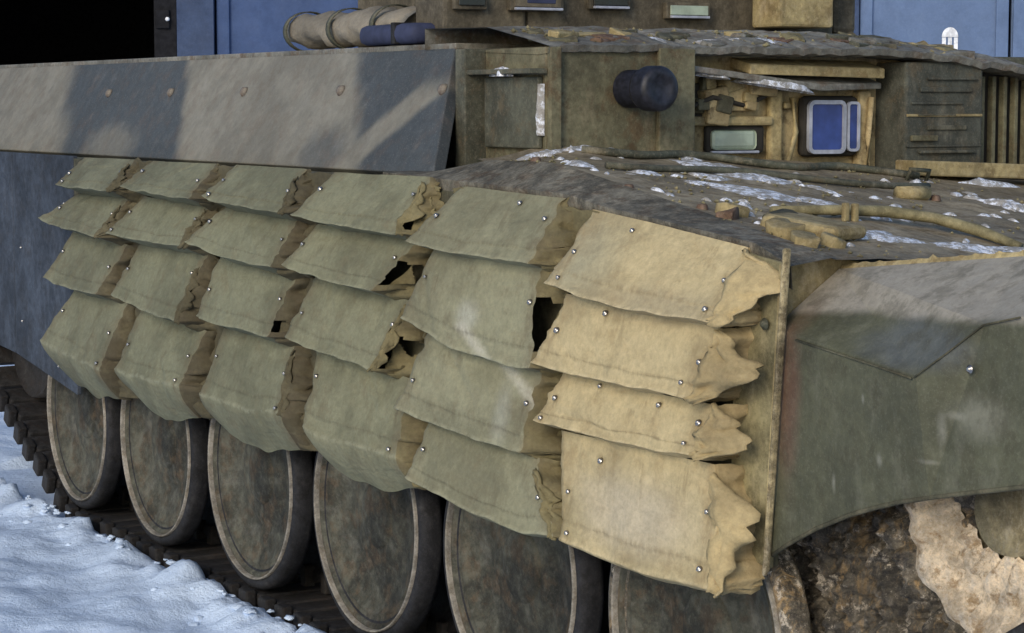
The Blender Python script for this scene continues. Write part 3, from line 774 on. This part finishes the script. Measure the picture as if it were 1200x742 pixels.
# ---- small deck fittings
def on_deck(x, y, dz=0): return (x, y, deck_z(x, y) + dz)
tube('splash_bar', [on_deck(*p) for p in ((4.16, .30, .01), (4.16, .52, .022), (4.17, .64, .026), (4.22, .74, .026), (4.34, .78, .02), (4.46, .80, .008))], [.012, .016, .018, .017, .018, .012], 'olivetan', V, 12, .8)
o = boxo('deck_cleat', -.10, .10, -.07, .07, 0, .032, 'tan', V, .014, on_deck(4.40, .24)); o.rotation_euler = (0, rad(8), rad(20))
for k in (-1, 1): boxo('hook_finger', -.008, .008, -.008, .008, 0, .045, 'tan', V, .004, on_deck(4.20, .50 + k * .014, .0))
lr = random.Random(21)
for x, y, s_, m in ((4.20, .15, .8, 'tan'), (4.30, .225, .9, 'backing'), (4.35, .17, .8, 'tan'), (4.45, .12, .9, 'tan'), (4.55, .10, .8, 'tan'), (4.54, .19, .7, 'tan'), (4.26, .10, .6, 'bossr'), (4.40, .28, .6, 'backing')):
    bmq = bmesh.new(); box(bmq, -.045 * s_, .045 * s_, -.03 * s_, .035 * s_, -.02, .030 * s_, .007)
    bmesh.ops.subdivide_edges(bmq, edges=bmq.edges, cuts=1, use_grid_fill=True)
    for v in bmq.verts: v.co += Vector((nz(v.co, 26, x * 9), nz(v.co, 26, y * 9), nz(v.co, 22, x * 5))) * .013
    o = from_bm('mounting_lug', bmq, m, V, True, on_deck(x, y)); o.rotation_euler = (rad(lr.uniform(-14, 14)), rad(8), rad(lr.uniform(-40, 40)))
bm = bmesh.new(); 
o = link('rusty_plug', lathe_me('plug', [(0, .016), (.009, .016), (.013, .012), (.016, 0)], 16, 'Z'), 'bossr', V, True, on_deck(3.40, .10, -.002)); 
link('rusty_plug', o.data, 'bossr', V, True, on_deck(4.14, .115, -.005)); link('rusty_plug', o.data, 'hull', V, True, on_deck(3.74, 1.15, 0))
link('rusty_plug', o.data, 'hull', V, True, on_deck(3.87, .085, -.01))
tube('deck_pipe', [on_deck(3.74, 1.02, .012), on_deck(3.74, 1.12, .02)], .02, 'tan', V, 10)
tube('lifting_hook', [on_deck(3.36, 1.36, -.01), on_deck(3.38, 1.36, .035), on_deck(3.38, 1.43, .035), on_deck(3.36, 1.43, -.01)], .007, 'hull', V, 8)
tube('cable', [on_deck(3.30 + .05 * math.sin(k * .9), .30 + k * .075, .012) for k in range(16)], .011, 'hull', V, 8)
tube('cable', [on_deck(3.55 + .04 * math.sin(k * .7 + 1), .20 + k * .085, .010) for k in range(14)], .009, 'casedark', V, 8)

slab('fender_gusset', [(4.645, -.04, 1.0), (4.645, .40, 1.0), (4.645, .40, 1.205), (4.645, .07, 1.262), (4.645, -.04, 1.235)], (.008, 0, 0), 'tan', V, .002)
cv_, cf_ = [], []
cr_ = random.Random(77)
def crumb(x, y, z, r):
    o0 = len(cv_); k = [cr_.uniform(.5, 1.3) for _ in range(6)]
    for d, (ax, ay, az) in zip(k, ((1, 0, 0), (-1, 0, 0), (0, 1, 0), (0, -1, 0), (0, 0, 1), (0, 0, -1))): cv_.append((x + ax * d * r, y + ay * d * r, z + az * d * r * .6))
    for f in ((0, 2, 4), (2, 1, 4), (1, 3, 4), (3, 0, 4), (2, 0, 5), (1, 2, 5), (3, 1, 5), (0, 3, 5)): cf_.append(tuple(o0 + i for i in f))
for k in range(900):
    x, y = cr_.uniform(3.22, 4.68), cr_.uniform(.06, 1.7) ** 1.0
    if nz((x, y, 0), 4, 8) + .25 * cr_.random() < .02: continue
    crumb(x, y, deck_z(x, y) + .002, cr_.choice((.003, .004, .005, .006, .009)))
for k in range(260):
    y = cr_.uniform(.26, 1.7); x = cr_.uniform(2.9, 3.2); crumb(x, y, interp(x, [(2.875, 1.80), (3.095, 1.768), (3.215, 1.742)]) - .121 * max(0, y - 1.35) ** 1.6, cr_.choice((.004, .006, .012)))
tag(mesh('deck_dirt', cv_, cf_, 'olivetan', V), kind='stuff')
# ---- front fender: folded sheet with a wheel arch
a = (4.66, -.05, 1.112); b = (5.150, -.08, 1.064); cpt = (5.289, -.03, 1.170); t_ = (4.66, .115, 1.226); T2 = (5.131, .20, 1.277)
D = (5.387, -.03, 1.192); D3 = (5.95, -.03, 1.33); T3 = (5.85, .25, 1.40)
arch = [(4.667, .632), (4.72, .664), (4.812, .711), (4.924, .758), (5.0, .784), (5.082, .809), (5.17, .831), (5.256, .851), (5.418, .887), (5.95, 1.0)]
vs_ = [a, b, cpt, t_, T2, D, D3, T3, (4.66, .60, 1.215), (5.85, .62, 1.36)] + [(x, -.055, z) for x, z in arch]
A0 = 10
fs_ = [(3, 0, 1, 2), (3, 2, 5, 4), (4, 5, 6, 7), (3, 4, 7, 9, 8)]
# side: fan strips from arch points up to the crease a-b-c-D-D3
up = [0, 0, 0, 1, 1, 1, 2, 5, 5, 6]
for i in range(9):
    u0, u1 = up[i], up[i + 1]
    if u0 == u1: fs_.append((A0 + i, A0 + i + 1, u0))
    else: fs_.append((A0 + i, A0 + i + 1, u1, u0))
fen = mesh('front_fender', vs_, fs_, 'fender', V)
bmx = bmesh.new(); bmx.from_mesh(fen.data)
bmesh.ops.triangulate(bmx, faces=bmx.faces)
for _ in range(3): bmesh.ops.subdivide_edges(bmx, edges=bmx.edges, cuts=1, use_grid_fill=True)
for v in bmx.verts: v.co.y += .004 * nz(v.co, 4.5, 3) + .0015 * nz(v.co, 13, 1)
bmesh.ops.recalc_face_normals(bmx, faces=bmx.faces)
bmx.to_mesh(fen.data); bmx.free()
md = fen.modifiers.new('thickness', 'SOLIDIFY'); md.thickness = .012; md.offset = 0
tube('arch_rim', [(x, -.06, z) for x, z in arch], .005, 'backing', fen, 8)
tube('weld_seam', [(4.745, -.064, 1.096), (4.9, -.073, 1.082), (5.03, -.082, 1.071), (5.145, -.090, 1.060)], .0024, 'backing', fen, 6)
tube('weld_seam', [(5.15, -.088, 1.062), (5.22, -.064, 1.116), (5.289, -.040, 1.172), (5.387, -.040, 1.194)], .002, 'backing', fen, 6)
tube('weld_seam', [(5.145, -.074, 1.06), (5.155, -.07, 1.02), (5.15, -.066, .985)], .004, 'fender', fen, 6)
link('bolt', boltm, 'bolt', fen, True, (5.27, -.054, 1.088)).scale = (.6, .6, .6)
# torn rubber strip along the fender's back edge
vs_, fs_ = [], []
for i in range(41):
    t = i / 40; p = Vector(t_).lerp(Vector(T2), t); h = .014 + .018 * max(0, nz((t * 9, 0, 0), 2.2, 4))
    vs_ += [p + Vector((0, .0, .004)), p + Vector((-.01, .008, h)), p + Vector((-.03, .03, h * .8)), p + Vector((-.04, .04, .004))]
for i in range(40):
    for k in range(3): q = i * 4 + k; fs_.append((q, q + 4, q + 5, q + 1))
mesh('rubber_strip', vs_, fs_, 'tan', fen)

# ---- running gear
tyre_me = lathe_me('tyre', [(.338, .012), (.352, .004), (.366, .010), (.374, .022), (.375, .04), (.375, .058), (.372, .070), (.36, .076), (.30, .076), (.30, .03), (.335, .02)], 72)
mud_tyre_me = tyre_me.copy()
rim_me = lathe_me('rim', [(.332, .022), (.333, .004), (.336, -.001), (.340, .002), (.340, .02)], 72)
disc_me = lathe_me('disc', [(.336, .016), (.322, .016), (.316, .026), (.296, .030), (.290, .026), (.282, .034), (.24, .048), (.17, .060), (.15, .052), (.12, .050), (0, .050)], 64)
hub_prof = [(0, .036), (.05, .037), (.08, .040), (.095, .045), (.10, .0505)]
bmh = bmesh.new()
hv, hf = lathe(hub_prof, 32)
bv = [bmh.verts.new(v) for v in hv]
for q in hf: bmh.faces.new([bv[i] for i in q])
bmesh.ops.remove_doubles(bmh, verts=bmh.verts, dist=1e-5); bmesh.ops.recalc_face_normals(bmh, faces=bmh.faces)
hub_me = bpy.data.meshes.new('hub'); bmh.to_mesh(hub_me); bmh.free()
inner_me = lathe_me('inner_wheel', [(0, .26), (.28, .26), (.335, .22), (.365, .212), (.375, .225), (.375, .30), (.36, .31), (0, .31)], 48)
for k in range(6):
    wh = link('road_wheel', disc_me, 'wheel', V, True, (k * .854, 0, .375)); wh.rotation_euler = (0, rad(37 * k), 0)
    link('tyre', mud_tyre_me if k == 5 else tyre_me, 'mud' if k == 5 else 'rubber', wh, True)
    link('rim', rim_me, 'rim', wh, True); link('hub', hub_me, 'wheel', wh, True); link('inner_disc', inner_me, 'rubber', wh, True)
# torsion arms behind wheels
for k in range(6): tube('suspension_arm', [(k * .854, .50, .375), (k * .854 + .3, .58, .50)], .06, 'hull', V, 10)

# idler caked with mud
idl = link('idler_wheel', lathe_me('idler', [(0, .03), (.08, .02), (.09, .05), (.18, .07), (.205, .05), (.22, .02), (.245, .015), (.25, .04), (.25, .16), (0, .16)], 56), 'idler', V, True, (5.24, .04, .80))
vs_, fs_ = [], []
for i in range(90):
    an = 2 * math.pi * i / 90
    for j in range(9):
        wv = .03 * nz((math.cos(an) * 2.2, math.sin(an) * 2.2, 0), 1.4, 7) + .016 * nz((math.cos(an) * 8, math.sin(an) * 8, 0), 1.2)
        r0 = lerp(.15 + wv - .07 * max(0, -math.sin(an)) + .06 * max(0, math.sin(an + .3)), .258 + .022 * nz((math.cos(an) * 6, math.sin(an) * 6, 0), 1.2, 11), j / 8) + .008 * nz((i * .3, j * .5, 0), 1)
        th = (.018 + .03 * max(0, .3 + nz((math.cos(an) * 3, math.sin(an) * 3, j * .2), 1.6, 4))) * math.sin(math.pi * j / 8)
        by = interp(r0, [(.09, .05), (.18, .07), (.205, .05), (.22, .02), (.27, .014)]) - .016
        vs_.append((r0 * math.cos(an), by - th - .02 * nz((math.cos(an) * 9, math.sin(an) * 9, j * .6), 1.3) * (0 < j < 8), r0 * math.sin(an)))
for i in range(90):
    i2 = (i + 1) % 90
    for j in range(8): fs_.append((i * 9 + j, i * 9 + j + 1, i2 * 9 + j + 1, i2 * 9 + j))
mesh('caked_mud', vs_, fs_, 'mudcream', idl, True)
# mud crust on hull side between last road wheel and idler
vs_, fs_ = [], []
NX, NZ = 130, 150
for i in range(NX + 1):
    for j in range(NZ + 1):
        x = lerp(4.40, 5.25, i / NX); z = lerp(.05, 1.0, j / NZ)
        zq = z * .45
        h = .06 * nz((x, 0, zq), 9, 2) + .06 * nz((x, 0, zq), 22, 5) + .05 * nz((x, 0, z * .7), 40, 1) + .03 * nz((x, 0, z), 66, 1)
        vs_.append((x, .12 - .8 * h, z))
for i in range(NX):
    for j in range(NZ): q = i * (NZ + 1) + j; fs_.append((q, q + NZ + 1, q + NZ + 2, q + 1))
mesh('mud_crust', vs_, fs_, 'mud', V, True)

# ---- track: a closed run of single links
sproc = link('drive_sprocket', lathe_me('sprocket', [(0, .06), (.12, .05), (.16, .08), (.27, .08), (.30, .05), (.31, .12), (0, .12)], 40), 'track', V, True, (-.84, .05, .64))
circ = [(0, .375, .405), (4.27, .375, .405), (5.23, .795, .255), (-.84, .64, .33)]
pts = []
for cx_, cz_, r_c in circ:
    for k in range(180): an = 2 * math.pi * k / 180; pts.append((cx_ + r_c * math.cos(an), cz_ + r_c * math.sin(an)))
pts = sorted(set((round(p[0], 5), round(p[1], 5)) for p in pts))
def half(ps):
    h = []
    for p in ps:
        while len(h) > 1 and (h[-1][0] - h[-2][0]) * (p[1] - h[-2][1]) - (h[-1][1] - h[-2][1]) * (p[0] - h[-2][0]) <= 0: h.pop()
        h.append(p)
    return h
lo_ = half(pts); hi_ = half(pts[::-1]); loop = lo_[:-1] + hi_[:-1]
seg = [math.dist(loop[i], loop[(i + 1) % len(loop)]) for i in range(len(loop))]
Ltot = sum(seg); NLK = round(Ltot / .137)
trk = bpy.data.objects.new('track', None); COL.objects.link(trk); trk.parent = V
bm = bmesh.new()
box(bm, -.052, .052, .02, .50, -.022, .018, .006)
box(bm, -.034, .034, -.022, .018, -.048, .030, .008)      # end connector lug
box(bm, -.066, -.054, -.005, .49, -.015, .012, .003)        # pin
box(bm, -.012, .022, .0, .46, -.046, -.0225, .005)         # grouser
box(bm, -.02, .02, .195, .235, .019, .09, .006)            # guide horn
bmesh.ops.recalc_face_normals(bm, faces=bm.faces)
link_me = bpy.data.meshes.new('track_link'); bm.to_mesh(link_me); bm.free()
rt = random.Random(3)
for n_ in range(NLK):
    s_ = n_ / NLK * Ltot; i = 0
    while s_ > seg[i]: s_ -= seg[i]; i += 1
    p, q = loop[i], loop[(i + 1) % len(loop)]
    t = s_ / seg[i]; x, z = lerp(p[0], q[0], t), lerp(p[1], q[1], t)
    o = link('track_link', link_me, 'track', trk, False, (x, rt.uniform(-.006, .006), z + rt.uniform(-.004, .004)))
    o.rotation_euler = (rt.uniform(-.02, .02), -math.atan2(q[1] - p[1], q[0] - p[0]) + rt.uniform(-.03, .03), 0)

# ------------------------------------------------------------------ loose things lying on the roof
cb = bpy.data.objects.new('canvas_bundle', None); COL.objects.link(cb); cb.location = (1.75, .38, 1.762)
tag(cb, 'grey tan rolled canvas lying on the roof edge above the camouflage plate', 'canvas roll')
vs_, fs_ = [], []
for i in range(33):
    t = i / 32; x = lerp(-.44, .46, t); rr = .058 * (1 - .35 * max(0, abs(2 * t - 1) - .85) / .15) * (1 + .12 * nz((x * 5, 0, 0), 1))
    for k in range(16):
        an = 2 * math.pi * k / 16; q = Vector((x, math.cos(an) * rr * 1.35, .062 + math.sin(an) * rr))
        q += Vector((0, 1, 1)) * (.020 * nz(q, 9, 3) + .010 * nz(q, 22, 3)); q.z = max(.002, q.z); vs_.append(q)
for i in range(32):
    for k in range(16): k2 = (k + 1) % 16; fs_.append((i * 16 + k, i * 16 + k2, (i + 1) * 16 + k2, (i + 1) * 16 + k))
fs_ += [tuple(range(16)), tuple(range(32 * 16, 33 * 16))[::-1]]
mesh('roll', vs_, fs_, 'canvas', cb, True)
for x in (-.36, -.02, .30): link('strap', lathe_me('strap', [(.066, -.012), (.070, -.012), (.070, .012), (.066, .012)], 24, 'X', True), 'hull', cb, True, (x, 0, .062)).scale = (1, 1.32, 1)
nb = bpy.data.objects.new('navy_bag', None); COL.objects.link(nb); nb.location = (2.22, .30, 1.762)
tag(nb, 'small navy blue rolled bag in front of the canvas roll', 'bag')
bmn = bmesh.new(); box(bmn, -.19, .19, -.05, .05, 0, .062, .024); from_bm('bag_body', bmn, 'navy', nb, True)
boxo('bag_strap', -.012, .012, -.0525, .0525, -.0, .0655, 'rubber', nb, .004, (.06, 0, 0))

# ------------------------------------------------------------------ snow lying on the deck
vs_, fs_ = [], []
def drift(cx, cy, rx, ry, h, rot=0, zf=deck_z, seed=0, wob=.5):
    n1, n2 = (44, 12) if rx > .04 else (14, 4); o0 = len(vs_)
    cr, sr = math.cos(rad(rot)), math.sin(rad(rot))
    for i in range(n1):
        an = 2 * math.pi * i / n1
        R0 = 1.15 + wob * 1.3 * nz((math.cos(an) * 1.6, math.sin(an) * 1.6, seed), 1.3, seed) + .3 * wob * nz((math.cos(an) * 5, math.sin(an) * 5, seed), 1.3)
        for j in range(n2 + 1):
            t = j / n2; lx, ly = rx * R0 * t * math.cos(an), ry * R0 * t * math.sin(an)
            x, y = cx + lx * cr - ly * sr, cy + lx * sr + ly * cr
            z = zf(x, y) + h * .42 * (1 - t ** 1.5) * (.8 + .5 * nz((x, y, seed), 16) + .7 * nz((x, y, seed), 45)) + .0045 - .012 * t ** 2 - .012 * (t == 1)
            vs_.append((x, y, z))
    for i in range(n1):
        i2 = (i + 1) % n1
        for j in range(n2): fs_.append((o0 + i * (n2 + 1) + j, o0 + i * (n2 + 1) + j + 1, o0 + i2 * (n2 + 1) + j + 1, o0 + i2 * (n2 + 1) + j))
drift(3.45, .68, .20, .12, .018, 20, seed=1); drift(3.83, .48, .16, .11, .014, 30, seed=2); drift(3.95, .62, .12, .05, .012, seed=3)
drift(3.235, .40, .03, .13, .022, seed=4, wob=.9); drift(3.24, .22, .04, .07, .022, seed=5, wob=.9); drift(3.25, .30, .03, .05, .02, 20, seed=55, wob=.9); drift(3.24, .66, .04, .10, .016, seed=6)
drift(3.52, .16, .07, .04, .02, seed=7); drift(3.62, .30, .05, .05, .012, seed=8); drift(3.75, .36, .04, .03, .012, seed=9)
drift(3.60, .52, .06, .05, .012, seed=10); drift(3.7, .80, .10, .03, .01, seed=11)
drift(4.42, .42, .10, .14, .014, 10, seed=12, wob=.9); drift(4.5, .62, .07, .12, .02, seed=13, wob=.9); drift(4.50, .80, .07, .10, .018, seed=14)
drift(3.75, 1.40, .10, .05, .03, seed=15); drift(3.9, 1.42, .12, .02, .02, 20, seed=16); drift(3.33, 1.7, .03, .12, .045, seed=17)
frand = random.Random(11)
for k in range(110):
    drift(frand.uniform(3.3, 4.6), frand.uniform(.12, 1.5), frand.uniform(.01, .035), frand.uniform(.008, .022), frand.uniform(.004, .010), frand.uniform(0, 180), seed=20 + k)
fz = lambda x, y: 1.226 + (x - 4.66) * .108 + .002 - .3 * max(0, .115 + (x - 4.66) * .18 - y)
drift(4.74, .16, .07, .03, .006, 10, zf=fz, seed=80); 
rz = lambda x, y: interp(x, [(2.875, 1.80), (3.095, 1.768), (3.215, 1.742), (3.23, 1.73)])
drift(3.14, .62, .04, .05, .012, zf=rz, seed=81); drift(3.12, .98, .03, .14, .010, zf=rz, seed=82, wob=.9); drift(3.15, .82, .02, .06, .010, zf=rz, seed=83)
hz = lambda x, y: 1.690 - (y - .724) * .126 - (3.22 - x) * .06
drift(3.16, 1.04, .02, .12, .006, zf=hz, seed=84, wob=.9); drift(3.16, .82, .02, .04, .005, zf=hz, seed=85, wob=.9)
lz = lambda x, y: 1.676
drift(3.02, .215, .05, .016, .006, zf=lz, seed=86, wob=.9)
# upright streak of snow frozen into the corner of the casemate
o0 = len(vs_); NSK = 14
for i in range(NSK + 1):
    t = i / NSK; z = lerp(1.495, 1.635, t); wdt = (.001 + .006 * math.sin(math.pi * min(1, t * 1.1 + .05))) * (1 + .8 * nz((t * 7, 0, 0), 1.3)) * (1.2 - .9 * t)
    for y, x in ((.2305, 3.186 - wdt * 1.6), (.229, 3.189 - wdt * .8), (.232, 3.19 + wdt * .2), (.246, 3.196)): vs_.append((x, y, z))
for i in range(NSK):
    for k in range(3): q = o0 + i * 4 + k; fs_.append((q, q + 4, q + 5, q + 1))
fs_ += [tuple(o0 + k for k in range(4)), tuple(o0 + NSK * 4 + k for k in range(4))]
tag(mesh('deck_snow', vs_, fs_, 'snowdeck', None, True), 'patches of white snow lying on the sloping front deck', 'snow', 'stuff')

# loose snow clods thrown up along the track
vs_, fs_ = [], []
rc = random.Random(5)
def clod(x, y, z, r):
    o0 = len(vs_)
    bmq = bmesh.new(); bmesh.ops.create_icosphere(bmq, subdivisions=2, radius=1)
    for v in bmq.verts:
        k = r * (1 + .7 * nz(v.co, 1.4, x * 9) + .35 * nz(v.co, 3.5, y * 19)); vs_.append((x + v.co.x * k * 1.3, y + v.co.y * k, z + v.co.z * k * .5))
    for f in bmq.faces: fs_.append(tuple(o0 + v.index for v in f.verts))
    bmq.free()
for k in range(50):
    x = rc.uniform(-1.6, 3.0); y = -.09 - abs(rc.gauss(0, .08)); clod(x, y, ground_h(x, y) - .002, rc.uniform(.008, .02))
for k in range(90):
    x = rc.uniform(-1.0, 2.6); clod(x, rc.uniform(-.075, -.03), rc.uniform(-.045, -.005), rc.uniform(.006, .016))
tag(mesh('snow_clods', vs_, fs_, 'snow', None, True), 'small lumps of snow scattered along the track', 'snow', 'stuff')
